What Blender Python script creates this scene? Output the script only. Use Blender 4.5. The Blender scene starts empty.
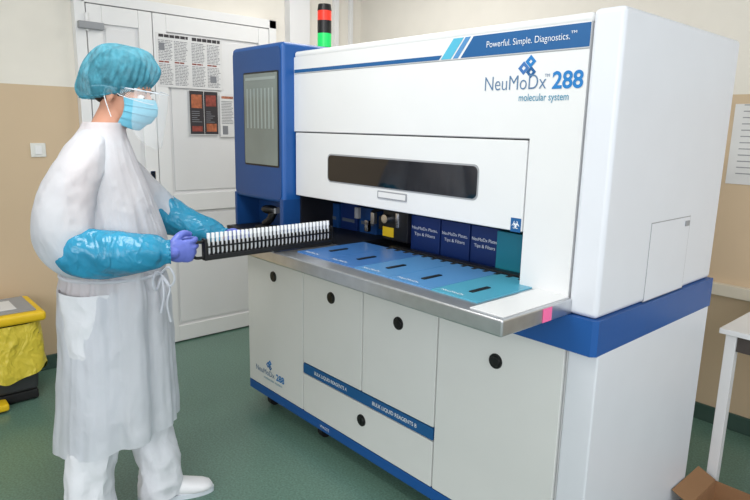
import bpy, bmesh, math, random
from mathutils import Vector, Matrix, noise
random.seed(4)
S = bpy.context.scene
COL = S.collection
PI = math.pi
try:
    S.view_settings.view_transform = 'Standard'
except Exception:
    pass

# ------------------------------------------------------------------ camera
CAM = Vector((0, 0, 1.5)); FPX = 605.0
cz = Vector((.727, -.656, .197)).normalized()
cx = Vector((.667, .747, .0212)); cx = (cx - cx.dot(cz) * cz).normalized()
cy = cz.cross(cx)
cd = bpy.data.cameras.new('camera'); cam = bpy.data.objects.new('camera', cd); COL.objects.link(cam)
Mr = Matrix((cx, cy, cz)).transposed().to_4x4(); Mr.translation = CAM
cam.matrix_world = Mr
cd.sensor_width = 36; cd.lens = FPX / 750 * 36; cd.clip_start = .05
S.camera = cam
def ray(px, py): return cx * (px - 375) + cy * (250 - py) - cz * FPX
def onY(px, py, Y): d = ray(px, py); t = Y / d.y; return (t * d.x, 1.5 + t * d.z)
def onX(px, py, X): d = ray(px, py); t = X / d.x; return (t * d.y, 1.5 + t * d.z)
def onZ(px, py, Z): d = ray(px, py); t = (Z - 1.5) / d.z; return (t * d.x, t * d.y)

# ------------------------------------------------------------------ materials
def lin(v):
    v /= 255
    return v / 12.92 if v <= .04045 else ((v + .055) / 1.055) ** 2.4
def C(r, g, b): return (lin(r), lin(g), lin(b))
def mat(name, rgb, rough=.5, metal=0, var=.03, scale=6, bump=0, bscale=40, spec=.5, trans=0, emit=0, sheer=0, alpha=1, bdist=0, crump=0, cscale=9):
    m = bpy.data.materials.new(name); m.use_nodes = True
    n = m.node_tree.nodes; l = m.node_tree.links; n.clear()
    out = n.new('ShaderNodeOutputMaterial'); p = n.new('ShaderNodeBsdfPrincipled')
    tc = n.new('ShaderNodeTexCoord'); nz = n.new('ShaderNodeTexNoise'); nz.inputs['Scale'].default_value = scale
    nz.inputs['Detail'].default_value = 4
    l.new(tc.outputs['Object'], nz.inputs['Vector'])
    r = n.new('ShaderNodeValToRGB')
    r.color_ramp.elements[0].color = tuple(c * (1 - var) for c in rgb) + (1,)
    r.color_ramp.elements[1].color = tuple(min(1, c * (1 + var)) for c in rgb) + (1,)
    r.color_ramp.elements[0].position = .3; r.color_ramp.elements[1].position = .7
    l.new(nz.outputs['Fac'], r.inputs['Fac']); l.new(r.outputs['Color'], p.inputs['Base Color'])
    p.inputs['Roughness'].default_value = rough; p.inputs['Metallic'].default_value = metal
    p.inputs['Specular IOR Level'].default_value = spec
    p.inputs['Transmission Weight'].default_value = trans
    p.inputs['Alpha'].default_value = alpha
    if emit:
        l.new(r.outputs['Color'], p.inputs['Emission Color']); p.inputs['Emission Strength'].default_value = emit
    bnode = None
    if bump:
        b = n.new('ShaderNodeBump'); b.inputs['Strength'].default_value = bump; b.inputs['Distance'].default_value = .01
        n2 = n.new('ShaderNodeTexNoise'); n2.inputs['Scale'].default_value = bscale; n2.inputs['Detail'].default_value = 5
        n2.inputs['Distortion'].default_value = bdist
        l.new(tc.outputs['Object'], n2.inputs['Vector']); l.new(n2.outputs['Fac'], b.inputs['Height']); l.new(b.outputs['Normal'], p.inputs['Normal'])
        bnode = b
    if crump:   # faceted creases: cell distance bent by noise
        n3 = n.new('ShaderNodeTexNoise'); n3.inputs['Scale'].default_value = 5; n3.inputs['Detail'].default_value = 3
        l.new(tc.outputs['Object'], n3.inputs['Vector'])
        vm = n.new('ShaderNodeVectorMath'); vm.operation = 'MULTIPLY_ADD'; l.new(n3.outputs['Color'], vm.inputs[0]); vm.inputs[1].default_value = (.2, .2, .2); l.new(tc.outputs['Object'], vm.inputs[2])
        sc = n.new('ShaderNodeVectorMath'); sc.operation = 'MULTIPLY'; l.new(vm.outputs[0], sc.inputs[0]); sc.inputs[1].default_value = (1, 1, .4)
        prev = bnode
        for k, (s_, st) in enumerate(((cscale, crump), (cscale * 2.3, crump * .8), (cscale * 5, crump * .5))):
            vo = n.new('ShaderNodeTexVoronoi'); vo.inputs['Scale'].default_value = s_; l.new(sc.outputs[0], vo.inputs['Vector'])
            b = n.new('ShaderNodeBump'); b.inputs['Strength'].default_value = min(1, st); b.inputs['Distance'].default_value = .3 / s_
            l.new(vo.outputs['Distance'], b.inputs['Height'])
            if prev: l.new(prev.outputs['Normal'], b.inputs['Normal'])
            prev = b
        l.new(prev.outputs['Normal'], p.inputs['Normal'])
    if sheer:
        tr = n.new('ShaderNodeBsdfTranslucent'); mx = n.new('ShaderNodeMixShader'); mx.inputs[0].default_value = sheer
        l.new(r.outputs['Color'], tr.inputs['Color']); l.new(p.outputs[0], mx.inputs[1]); l.new(tr.outputs[0], mx.inputs[2]); l.new(mx.outputs[0], out.inputs[0])
    else:
        l.new(p.outputs[0], out.inputs[0])
    return m
M = {}
M['white'] = mat('white_enamel', C(222, 223, 224), .42, var=.012)
M['white2'] = mat('white_side_enamel', C(219, 222, 229), .38, var=.012)
M['cream'] = mat('pale_door_enamel', C(219, 220, 218), .4, var=.012)
M['navy'] = mat('dark_blue_enamel', C(20, 68, 128), .4, var=.04)
M['blue'] = mat('blue_enamel', C(22, 82, 152), .38, var=.03)
M['stripe'] = mat('blue_print', C(22, 88, 144), .45, var=.03)
M['bright'] = mat('bright_blue_print', C(26, 118, 186), .45, var=.03)
M['cyan'] = mat('cyan_print', C(80, 175, 205), .45)
M['inkblue'] = mat('blue_ink', C(82, 116, 152), .5)
M['inkteal'] = mat('teal_ink', C(70, 140, 170), .5)
M['inkgrey'] = mat('grey_ink', C(90, 100, 115), .5)
M['inkwhite'] = mat('white_ink', C(232, 236, 240), .5)
M['black'] = mat('black_plastic', C(14, 14, 16), .4, var=.1)
M['rubber'] = mat('black_rubber', C(20, 20, 22), .7)
M['binbody'] = mat('dark_grey_bin_plastic', C(58, 60, 62), .6)
M['glass'] = mat('smoked_glass', C(8, 10, 18), .06, var=.1, spec=.9)
M['groove'] = mat('grey_seam', C(150, 152, 156), .5)
M['steel'] = mat('brushed_steel', C(200, 202, 205), .28, metal=.9, var=.06, scale=30)
M['chrome'] = mat('chrome', C(215, 215, 220), .15, metal=1)
M['dark'] = mat('dark_interior', C(16, 18, 26), .5, var=.2)
M['platebl'] = mat('deep_blue_plastic', C(16, 44, 104), .4, var=.08)
M['teal'] = mat('teal_plastic', C(22, 120, 140), .4)
M['tray1'] = mat('blue_tray', C(62, 112, 174), .3)
M['tray2'] = mat('light_blue_tray', C(82, 138, 190), .3)
M['tray3'] = mat('cyan_tray', C(78, 158, 184), .3)
M['yellow'] = mat('yellow_plastic', C(235, 195, 30), .45)
M['bag'] = mat('yellow_bag', C(226, 204, 70), .4, crump=.8, cscale=14)
M['screen'] = mat('display_face', C(120, 130, 127), .08, var=.14, scale=3, spec=.8)
M['screenrow'] = mat('display_rows', C(146, 156, 154), .12)
M['red'] = mat('red_lens', C(225, 50, 32), .3, emit=.4)
M['green'] = mat('green_lens', C(20, 190, 90), .3, emit=.7)
M['pink'] = mat('pink_paper', C(245, 110, 165), .7)
M['paper'] = mat('white_paper', C(220, 220, 220), .7)
M['print'] = mat('grey_print', C(128, 130, 136), .7)
M['printdk'] = mat('dark_print', C(52, 48, 52), .7)
M['orange'] = mat('orange_print', C(170, 98, 66), .7, var=.4, scale=40)
M['redprint'] = mat('red_print', C(140, 66, 56), .7, var=.4, scale=40)
M['upvc'] = mat('white_door_plastic', C(232, 232, 232), .35, var=.01)
M['upvc2'] = mat('white_door_panel', C(226, 226, 227), .4, var=.01)
M['sw'] = mat('switch_plastic', C(225, 225, 220), .4)
M['card'] = mat('cardboard', C(150, 112, 78), .8, bump=.2)
M['tabletop'] = mat('white_laminate', C(228, 228, 230), .4)
M['tableedge'] = mat('table_edge', C(70, 62, 58), .5)
M['gown'] = mat('white_gown_fabric', C(229, 232, 238), .65, var=.02, sheer=.36, spec=.3, alpha=.88, crump=.36, cscale=6)
M['trouser'] = mat('white_trouser_fabric', C(224, 226, 232), .8, crump=.4, cscale=7)
M['sleevebl'] = mat('blue_sleeve_film', C(52, 156, 196), .2, var=.14, scale=10, sheer=.2, alpha=.9, crump=.7, cscale=13)
M['glove'] = mat('violet_nitrile', C(98, 112, 195), .42, bump=.2, bscale=50)
M['skin'] = mat('skin', C(205, 150, 125), .5, var=.05, spec=.4)
M['hair'] = mat('dark_hair', C(38, 28, 24), .7, bump=.5, bscale=90)
M['cap'] = mat('teal_cap_fabric', C(88, 176, 200), .6, var=.3, scale=34, sheer=.25, alpha=.58, crump=.6, cscale=20)
M['mask'] = mat('pale_blue_mask', C(115, 190, 215), .75, bump=.15, bscale=60)
M['eyew'] = mat('eye_white', C(235, 235, 232), .2)
M['iris'] = mat('eye_iris', C(50, 38, 30), .2)
M['clear'] = mat('clear_plastic', (1, 1, 1), .05, var=0, alpha=.16)
M['shield'] = mat('clear_shield_film', (.95, .97, 1), .05, var=0, alpha=.2)
M['frame'] = mat('pale_frame', C(215, 222, 230), .25)
M['shoe'] = mat('white_shoe', C(235, 235, 238), .5)
M['tube'] = mat('white_tube_plastic', C(222, 225, 228), .4)
M['tubecap'] = mat('white_tube_cap', C(236, 238, 240), .4)

def floor_mat():
    m = mat('green_floor', C(94, 125, 112), .3, var=.08, scale=1.2)
    n = m.node_tree.nodes; l = m.node_tree.links
    p = [x for x in n if x.type == 'BSDF_PRINCIPLED'][0]; r = [x for x in n if x.type == 'VALTORGB'][0]
    tc = [x for x in n if x.type == 'TEX_COORD'][0]
    v = n.new('ShaderNodeTexNoise'); v.inputs['Scale'].default_value = 110; v.inputs['Detail'].default_value = 2
    l.new(tc.outputs['Object'], v.inputs['Vector'])
    cr = n.new('ShaderNodeValToRGB'); cr.color_ramp.elements[0].position = .35; cr.color_ramp.elements[1].position = .66
    cr.color_ramp.elements[0].color = (.78, .78, .78, 1); cr.color_ramp.elements[1].color = (1.22, 1.22, 1.22, 1)
    l.new(v.outputs['Fac'], cr.inputs['Fac'])
    mx = n.new('ShaderNodeMixRGB'); mx.blend_type = 'MULTIPLY'; mx.inputs[0].default_value = 1
    l.new(r.outputs['Color'], mx.inputs[1]); l.new(cr.outputs['Color'], mx.inputs[2]); l.new(mx.outputs[0], p.inputs['Base Color'])
    return m
def wall_mat():
    m = mat('two_tone_wall', C(230, 225, 215), .8, var=.02, bump=.05, bscale=200)
    n = m.node_tree.nodes; l = m.node_tree.links
    p = [x for x in n if x.type == 'BSDF_PRINCIPLED'][0]; r = [x for x in n if x.type == 'VALTORGB'][0]
    g = n.new('ShaderNodeNewGeometry'); s = n.new('ShaderNodeSeparateXYZ'); l.new(g.outputs['Position'], s.inputs[0])
    mt = n.new('ShaderNodeMath'); mt.operation = 'GREATER_THAN'; mt.inputs[1].default_value = 1.7; l.new(s.outputs['Z'], mt.inputs[0])
    mx = n.new('ShaderNodeMixRGB'); l.new(mt.outputs[0], mx.inputs[0]); mx.inputs[1].default_value = C(206, 183, 153) + (1,)
    l.new(r.outputs['Color'], mx.inputs[2]); l.new(mx.outputs[0], p.inputs['Base Color'])
    return m
M['floor'] = floor_mat(); M['wall'] = wall_mat()
M['ceil'] = mat('ceiling_paint', C(235, 235, 232), .8)
M['skirt'] = mat('dark_green_skirting', C(60, 84, 76), .5)
M['duct'] = mat('cream_duct', C(214, 205, 188), .5)

# ------------------------------------------------------------------ mesh builder
def catmull(pts, n):
    pts = [Vector(p) for p in pts]
    if len(pts) < 3:
        return [pts[0].lerp(pts[1], i / n) for i in range(n + 1)]
    P = [pts[0] * 2 - pts[1]] + pts + [pts[-1] * 2 - pts[-2]]
    out = []
    for i in range(1, len(P) - 2):
        for k in range(n):
            t = k / n
            a, b, c, d = P[i - 1], P[i], P[i + 1], P[i + 2]
            out.append(.5 * ((2 * b) + (c - a) * t + (2 * a - 5 * b + 4 * c - d) * t * t + (3 * b - a - 3 * c + d) * t ** 3))
    out.append(P[-2]); return out
class MB:
    def __init__(s): s.bm = bmesh.new(); s.bevelled = False
    def box(s, x0, x1, y0, y1, z0, z1, bev=0, seg=2, mtx=None):
        t = bmesh.new()
        bmesh.ops.create_cube(t, size=1)
        for v in t.verts:
            v.co = Vector(((x0 + x1) / 2 + v.co.x * abs(x1 - x0), (y0 + y1) / 2 + v.co.y * abs(y1 - y0), (z0 + z1) / 2 + v.co.z * abs(z1 - z0)))
        if bev: bmesh.ops.bevel(t, geom=list(t.edges), offset=bev, segments=seg, profile=.5, affect='EDGES'); s.bevelled = True
        if mtx: t.transform(mtx)
        s._merge(t); return s
    def _merge(s, t):
        me = bpy.data.meshes.new('tmp'); t.to_mesh(me); t.free(); s.bm.from_mesh(me); bpy.data.meshes.remove(me)
    def rings(s, rings, cap=True, closed=True):
        R = [[s.bm.verts.new(p) for p in r] for r in rings]
        n = len(R[0])
        for a, b in zip(R[:-1], R[1:]):
            for i in range(n if closed else n - 1):
                j = (i + 1) % n
                try: s.bm.faces.new((a[i], a[j], b[j], b[i]))
                except ValueError: pass
        if cap and closed:
            s.bm.faces.new(list(reversed(R[0]))); s.bm.faces.new(R[-1])
        return s
    def tube(s, path, radii, seg=14, n=1, squash=None, round_ends=False, fn=None, cap=True):
        path = [Vector(p) for p in path]
        if not hasattr(radii, '__len__'): radii = [radii] * len(path)
        radii = list(radii)
        if n > 1:
            pr = catmull([Vector((r, 0, 0)) for r in radii], n); radii = [v.x for v in pr]; path = catmull(path, n)
        if round_ends:
            d0 = (path[0] - path[1]).normalized(); d1 = (path[-1] - path[-2]).normalized()
            r0, r1 = radii[0], radii[-1]; p0, p1 = path[0], path[-1]
            pre = [(p0 + d0 * r0 * math.sin(a), r0 * math.cos(a)) for a in (1.45, 1.1, .75, .4)]
            post = [(p1 + d1 * r1 * math.sin(a), r1 * math.cos(a)) for a in (.4, .75, 1.1, 1.45)]
            path = [p for p, _ in pre] + path + [p for p, _ in post]; radii = [r for _, r in pre] + radii + [r for _, r in post]
        tang = []
        for i in range(len(path)):
            a = path[max(0, i - 1)]; b = path[min(len(path) - 1, i + 1)]; tang.append((b - a).normalized())
        up = Vector((0, 0, 1)) if abs(tang[0].z) < .9 else Vector((0, 1, 0))
        u = (up - up.dot(tang[0]) * tang[0]).normalized()
        rings = []
        for i, (p, r) in enumerate(zip(path, radii)):
            u = (u - u.dot(tang[i]) * tang[i]).normalized(); w = tang[i].cross(u)
            sq = squash or (1, 1)
            ring = []
            for k in range(seg):
                a = 2 * PI * k / seg
                rr = r
                if fn: rr = r + fn(i / (len(path) - 1), a, p)
                ring.append(p + u * math.cos(a) * rr * sq[0] + w * math.sin(a) * rr * sq[1])
            rings.append(ring)
        return s.rings(rings, cap)
    def cyl(s, p0, p1, r0, r1=None, seg=24): return s.tube([p0, p1], [r0, r0 if r1 is None else r1], seg)
    def ell(s, c, r, mtx=None, seg=20):
        t = bmesh.new(); bmesh.ops.create_uvsphere(t, u_segments=seg, v_segments=seg // 2 + 2, radius=1)
        for v in t.verts: v.co = Vector((c[0] + v.co.x * r[0], c[1] + v.co.y * r[1], c[2] + v.co.z * r[2]))
        if mtx: t.transform(mtx)
        s._merge(t); return s
    def prism(s, pts, vec):
        a = [s.bm.verts.new(Vector(p)) for p in pts]; b = [s.bm.verts.new(Vector(p) + Vector(vec)) for p in pts]
        s.bm.faces.new(a); s.bm.faces.new(list(reversed(b)))
        for i in range(len(a)):
            j = (i + 1) % len(a); s.bm.faces.new((a[j], a[i], b[i], b[j]))
        return s
    def xform(s, m): s.bm.transform(m); return s
    def build(s, name, m, parent=None, recalc=True, ang=38):
        if recalc: bmesh.ops.recalc_face_normals(s.bm, faces=list(s.bm.faces))
        for f in s.bm.faces: f.smooth = True
        for e in s.bm.edges:
            if len(e.link_faces) == 2 and e.calc_face_angle(0) > math.radians(ang): e.smooth = False
        me = bpy.data.meshes.new(name); s.bm.to_mesh(me); s.bm.free()
        o = bpy.data.objects.new(name, me); COL.objects.link(o); me.materials.append(m)
        if s.bevelled:
            w = o.modifiers.new('w', 'WEIGHTED_NORMAL'); w.weight = 100; w.keep_sharp = True
        if parent is not None:
            o.parent = parent
        return o
def bake(o):
    dg = bpy.context.evaluated_depsgraph_get(); dg.update()
    me = bpy.data.meshes.new_from_object(o.evaluated_get(dg)); o.modifiers.clear(); o.data = me; return o
def blend(o, vox, smooth=4):
    r = o.modifiers.new('r', 'REMESH'); r.mode = 'VOXEL'; r.voxel_size = vox; r.use_smooth_shade = True
    sm = o.modifiers.new('s', 'SMOOTH'); sm.iterations = smooth; sm.factor = .5
    m0 = o.data.materials[0]
    bake(o)
    if not o.data.materials: o.data.materials.append(m0)
    for p in o.data.polygons: p.use_smooth = True
    return o
def empty(name, loc=(0, 0, 0), rz=0):
    o = bpy.data.objects.new(name, None); COL.objects.link(o); o.location = loc; o.rotation_euler = (0, 0, rz); o.empty_display_size = .1; return o
def tag(o, label, cat, group=None):
    o['label'] = label; o['category'] = cat
    if group: o['group'] = group
    return o
def struct(o): o['kind'] = 'structure'; return o
def lettering(body, mapf, w, h, m, parent, name='lettering', bold=0, shear=0):
    """mapf(u,v)->local point; text fitted to width w and cap height h"""
    cu = bpy.data.curves.new('t', 'FONT'); cu.body = body; cu.size = 1; cu.offset = bold; cu.shear = shear
    o = bpy.data.objects.new('t', cu); COL.objects.link(o)
    dg = bpy.context.evaluated_depsgraph_get(); dg.update()
    me = bpy.data.meshes.new_from_object(o.evaluated_get(dg)); bpy.data.objects.remove(o); bpy.data.curves.remove(cu)
    xs = [v.co.x for v in me.vertices]; x0, x1 = min(xs), max(xs)
    for v in me.vertices:
        v.co = Vector(mapf((v.co.x - x0) / (x1 - x0) * w, v.co.y / .69 * h))
    me.name = name
    ob = bpy.data.objects.new(name, me); COL.objects.link(ob); me.materials.clear(); me.materials.append(m); ob.parent = parent
    return ob

# ------------------------------------------------------------------ room
XL, YB = -3.95, 3.35
struct(MB().box(XL - .1, 2.2, -2.2, YB + .1, -.08, 0).build('floor', M['floor']))
struct(MB().box(XL - .1, XL, -2.2, YB + .1, 0, 2.75).build('wall_left', M['wall']))
struct(MB().box(XL, 2.2, YB, YB + .1, 0, 2.75).build('wall_back', M['wall']))
struct(MB().box(XL - .1, 2.2, -2.2, YB + .1, 2.75, 2.83).build('ceiling', M['ceil']))
struct(MB().box(XL, XL + .015, -2.2, 1.12, 0, .09, .003).build('baseboard_left', M['skirt']))
struct(MB().box(XL, 2.2, YB - .015, YB, 0, .09, .003).build('baseboard_back', M['skirt']))
struct(MB().box(XL, XL + .07, 2.62, 2.8, 0, 2.75, .004).build('trim_1', M['upvc2']))
struct(MB().box(XL, XL + .04, 3.06, 3.1, 0, 2.75, .004).build('trim_2', M['upvc']))
struct(MB().box(XL, XL + .03, 3.22, 3.25, 0, 2.75, .004).build('trim_4', M['upvc']))
struct(MB().box(-2, 2.2, YB - .04, YB, .7, .76, .004).build('trim_3', M['duct']))
# double door
dr = struct(empty('door_1', (XL, 1.83, 0)))
DY = 1.83
def dbox(mb, y0, y1, z0, z1, x0, x1, bev=.004): return mb.box(x0, x1, y0 - DY, y1 - DY, z0, z1, bev)
f = MB(); dbox(f, 1.15, 1.21, 0, 2.24, 0, .06); dbox(f, 2.45, 2.51, 0, 2.24, 0, .06); dbox(f, 1.15, 2.51, 2.18, 2.24, 0, .06)
f.build('frame', M['upvc'], dr)
for (a, b, nm) in ((1.215, 1.60, 'narrow_leaf'), (1.605, 2.445, 'wide_leaf')):
    L = MB()
    dbox(L, a, b, .01, 2.175, .005, .045)
    lf = L.build(nm, M['upvc2'], dr)
    q = MB(); w = .085
    dbox(q, a, a + w, .01, 2.175, .045, .062); dbox(q, b - w, b, .01, 2.175, .045, .062)
    for z0, z1 in ((.01, .12), (.92, 1.04), (2.07, 2.175)): dbox(q, a + w, b - w, z0, z1, .045, .0605)
    q.build('leaf_rail', M['upvc'], lf)
    q = MB()
    for z0, z1 in ((.12, .92), (1.04, 2.07)):
        dbox(q, a + w + .02, b - w - .02, z0 + .02, z1 - .02, .045, .052)
    q.build('panel_bead', M['upvc2'], lf)
for z in (.3, 1.15, 2.02):
    MB().cyl((.07, 1.212 - DY, z), (.07, 1.212 - DY, z + .1), .011, seg=12).build('hinge', M['upvc'], dr)
h = MB(); h.box(.062, .07, 1.54 - DY, 1.575 - DY, .98, 1.2, .004); h.tube([(.07, 1.557 - DY, 1.12), (.11, 1.557 - DY, 1.12), (.115, 1.54 - DY, 1.12), (.115, 1.44 - DY, 1.12)], .009, 10)
h.build('door_handle', M['chrome'], dr)
c = MB(); dbox(c, 1.16, 1.3, 2.03, 2.07, .062, .1); c.build('door_closer', M['groove'], dr)

sy, sz = onX(38, 150, XL)
sw = tag(empty('light_switch', (XL, sy, sz)), 'small white light switch on the beige wall behind the person', 'light switch')
MB().box(0, .01, -.04, .04, -.04, .04, .004).build('plate', M['sw'], sw)
MB().box(.01, .016, -.018, .018, -.025, .025, .003).build('rocker', M['upvc'], sw)

# posters on the door
def poster(name, corners, X, label, deco):
    p = [onX(a, b, X) for a, b in corners]
    y0 = (p[0][0] + p[3][0]) / 2; y1 = (p[1][0] + p[2][0]) / 2; z1 = (p[0][1] + p[1][1]) / 2; z0 = (p[2][1] + p[3][1]) / 2
    r = tag(empty(name, (X, (y0 + y1) / 2, z0)), label, 'poster')
    W, H = y1 - y0, z1 - z0
    MB().box(0, .002, -W / 2, W / 2, 0, H).build('sheet', M['paper'], r)
    deco(r, W, H)
    return r
def lines(r, W, H, u0, u1, v0, v1, n, m, name='text_lines', fill=.45, jit=.2):
    b = MB()
    for i in range(n):
        z = (v0 + (v1 - v0) * (i + .5) / n) * H; hh = (v1 - v0) * H / n * fill / 2
        u = u0; end = u1 - random.random() * jit * (u1 - u0)
        while u < end:
            wd = min((.015 + .05 * random.random()) if n > 2 else .07, end - u)
            b.box(.002, .0026, (u - .5) * W, (u + wd - .5) * W, z - hh, z + hh); u += wd + .009
    b.build(name, m, r)
def patch(r, W, H, u0, u1, v0, v1, m, name='picture', x=.003):
    MB().box(.002, x, (u0 - .5) * W, (u1 - .5) * W, v0 * H, v1 * H).build(name, m, r)
def deco1(r, W, H):
    lines(r, W, H, .04, .47, .92, .98, 1, M['printdk'], 'heading', .9, 0); lines(r, W, H, .53, .97, .91, .98, 1, M['printdk'], 'heading', .9, 0)
    for u, ww in ((.03, .21), (.26, .21), (.52, .22), (.76, .21)):
        lines(r, W, H, u, u + ww, .5, .88, 13, M['print']); lines(r, W, H, u, u + ww, .04, .44, 14, M['print'])
        lines(r, W, H, u, u + ww * .8, .455, .49, 1, M['redprint'], 'subheading', .8)
    patch(r, W, H, .04, .12, .68, .82, M['print']); patch(r, W, H, .8, .9, .14, .27, M['print'])
def deco2(r, W, H):
    for i in (0, 1):
        u = .01 + .5 * i
        patch(r, W, H, u, u + .48, .02, .98, M['printdk'], 'dark_print_block')
        patch(r, W, H, u + .06, u + .42, .6 + .05 * i, .9, M['redprint' if i else 'orange'], 'picture', .0035)
        patch(r, W, H, u + .06, u + .42, .08, .2 + .06 * i, M['orange' if i else 'redprint'], 'picture', .0035)
        b = MB()
        for k in range(6):
            y = (u + .06 - .5) * W; z = (.29 + k * .046) * H
            b.box(.003, .0036, y, y + (.15 + .2 * random.random()) * W, z, z + .013 * H)
        b.build('text_lines', M['print'], r)
def deco3(r, W, H):
    lines(r, W, H, .12, .88, .88, .95, 1, M['orange'], 'heading', .8, 0); lines(r, W, H, .1, .9, .3, .84, 15, M['print'])
    patch(r, W, H, .15, .5, .06, .26, M['print'])
XD = XL + .0625
poster('poster', [(156, 31), (222, 41), (222, 91), (157, 86)], XD, 'wide white text poster, highest of the sheets on the door', deco1)
poster('poster', [(189, 89), (218, 92), (218, 135), (190, 135)], XD, 'dark poster with red and orange pictures below the wide white poster', deco2)
poster('poster', [(220, 93), (235, 95), (235, 137), (220, 137)], XD, 'narrow white text sheet beside the dark red and orange poster', deco3)
# sheet on the back wall at right
x0, z1 = onY(736, 104, YB); x1 = x0 + .42; z0 = onY(736, 184, YB)[1]
r = tag(empty('wall_notice', (x0, YB, z0)), 'white paper sheet taped to the wall right of the analyzer', 'notice')
MB().box(0, x1 - x0, -.003, -.0005, 0, z1 - z0).build('sheet', M['paper'], r)
b = MB()
for i in range(12): b.box(.04, .2 + .15 * random.random(), -.004, -.003, .05 + i * .03, .055 + i * .03)
b.build('text_lines', M['groove'], r)

# ------------------------------------------------------------------ analyzer
YF = 1.594
XA, XT, XR = -2.775, -2.33, -.807
YK = 2.44
A = tag(empty('laboratory_analyzer', (-1.8, 2.0, 0)), 'large white and blue laboratory analyzer cabinet filling the middle of the room', 'analyzer')
OFF = Vector((-1.8, 2.0, 0))
def part(mb, name, m, parent=None, ang=38):
    o = mb.build(name, m, A if parent is None else parent, ang=ang)
    o.data.transform(Matrix.Translation(-OFF))
    return o
def letF(body, X0, X1, z, h, m, Y=YF, parent=None, bold=0, shear=0, name='lettering'):
    return lettering(body, lambda u, v: (X0 + u - OFF.x, Y - .0015 - OFF.y, z + v), X1 - X0, h, m, parent or A, name, bold, shear)
# base
part(MB().box(XA, -.897, YF + .017, YK, .09, .95, .004), 'base_cabinet', M['white'])
part(MB().box(-.892, -.795, YF + .004, YK - .005, .05, .87, .008), 'base_side_panel', M['white2'])
part(MB().box(XA, -.9, YF + .002, YF + .03, .088, .135, .003), 'plinth_stripe', M['blue'])
doors = [('cabinet_door', XA + .003, -2.269, .14, .945), ('cabinet_door', -2.263, -1.838, .39, .945), ('cabinet_door', -1.832, -1.416, .39, .945), ('cabinet_door', -1.41, -.9, .14, .945), ('waste_drawer', -2.263, -1.416, .14, .332)]
locks = [(-2.52, .762), (-2.05, .758), (-1.62, .752), (-1.149, .742), (-1.83, .258)]
for (nm, a, b_, z0, z1), (lx, lz) in zip(doors, locks):
    d = part(MB().box(a, b_, YF, YF + .018, z0, z1, .004), nm, M['cream'])
    k = part(MB().cyl((lx, YF - .004, lz), (lx, YF + .002, lz), .026, .027, 28).cyl((lx, YF - .008, lz), (lx, YF - .003, lz), .018, .02, 24).box(lx - .003, lx + .003, YF - .0095, YF - .008, lz - .011, lz + .011), 'lock', M['black'], d)
part(MB().box(-2.263, -1.416, YF - .001, YF + .018, .337, .386, .002), 'printed_stripe', M['stripe'])
letF('BULK LIQUID REAGENTS A', -2.17, -1.93, .356, .016, M['inkwhite'], YF - .001, bold=.01)
letF('BULK LIQUID REAGENTS B', -1.76, -1.5, .356, .016, M['inkwhite'], YF - .001, bold=.01)
letF('WASTE', -2.13, -2.06, .105, .014, M['inkwhite'], YF + .002)
for X in (-2.66, -2.2, -1.35, -.93):
    for Y in (1.68, 2.32):
        cst = part(MB().cyl((X - .016, Y, .035), (X + .016, Y, .035), .035, seg=24), 'caster', M['rubber'])
        part(MB().box(X - .024, X + .024, Y - .025, Y + .03, .05, .092, .005).cyl((X - .026, Y, .035), (X + .026, Y, .035), .01, seg=12).box(X - .025, X - .019, Y - .012, Y + .012, .03, .06).box(X + .019, X + .025, Y - .012, Y + .012, .03, .06), 'fork', M['steel'], cst)
# blue band at right corner
bb = MB()
bb.prism([(-1.3, 1.574, .864), (-.81, 1.574, .864), (-.796, 1.588, .864), (-.796, 2.446, .864), (-.84, 2.446, .864), (-.84, 1.61, .864), (-1.3, 1.61, .864)], (0, 0, .108))
part(bb, 'blue_band', M['blue'])
# upper housing
fa = MB().prism([(XT, YF, 1.478), (-1.077, YF, 1.478), (-1.077, YF, .97), (-.905, YF, .97), (-.905, YF, 1.80), (XT, YF, 1.80)], (0, .06, 0))
part(fa, 'front_fascia', M['white'])
part(MB().box(XT, -.905, YF + .06, YK, 1.485, 1.81, .003), 'upper_housing', M['white'])
part(MB().box(XT, -.9, YF, YK, 1.795, 1.825, .012, 3), 'top_cover', M['white'])
part(MB().box(-.90, XR, YF - .006, YK, .973, 1.83, .016, 4), 'side_cover', M['white2'])
part(MB().box(XT - .01, -.91, 2.2, YK - .01, .96, 1.5, 0), 'rear_housing', M['white'])
# side hatch
y0, z1 = onX(652, 224, XR); y1 = onX(686, 250, XR)[0]; z0 = onX(652, 298, XR)[1]
part(MB().box(XR - .004, XR + .0008, y0 - .003, y1 + .003, z0 - .003, z1 + .003), 'hatch_seam', M['groove'])
ht = part(MB().box(XR - .002, XR + .0014, y0, y1, z0, z1), 'side_hatch', M['white2'])
part(MB().box(XR + .0014, XR + .005, y1 - .04, y1 - .008, z1 - .03, z1 - .012, .001), 'latch', M['groove'], ht)
# seams
part(MB().box(XT + .005, -.905, YF - .001, YF + .001, 1.7275, 1.7305), 'seam', M['groove'])
part(MB().box(XT + .005, -1.078, YF - .001, YF, 1.4775, 1.4805), 'seam', M['groove'])
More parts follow.
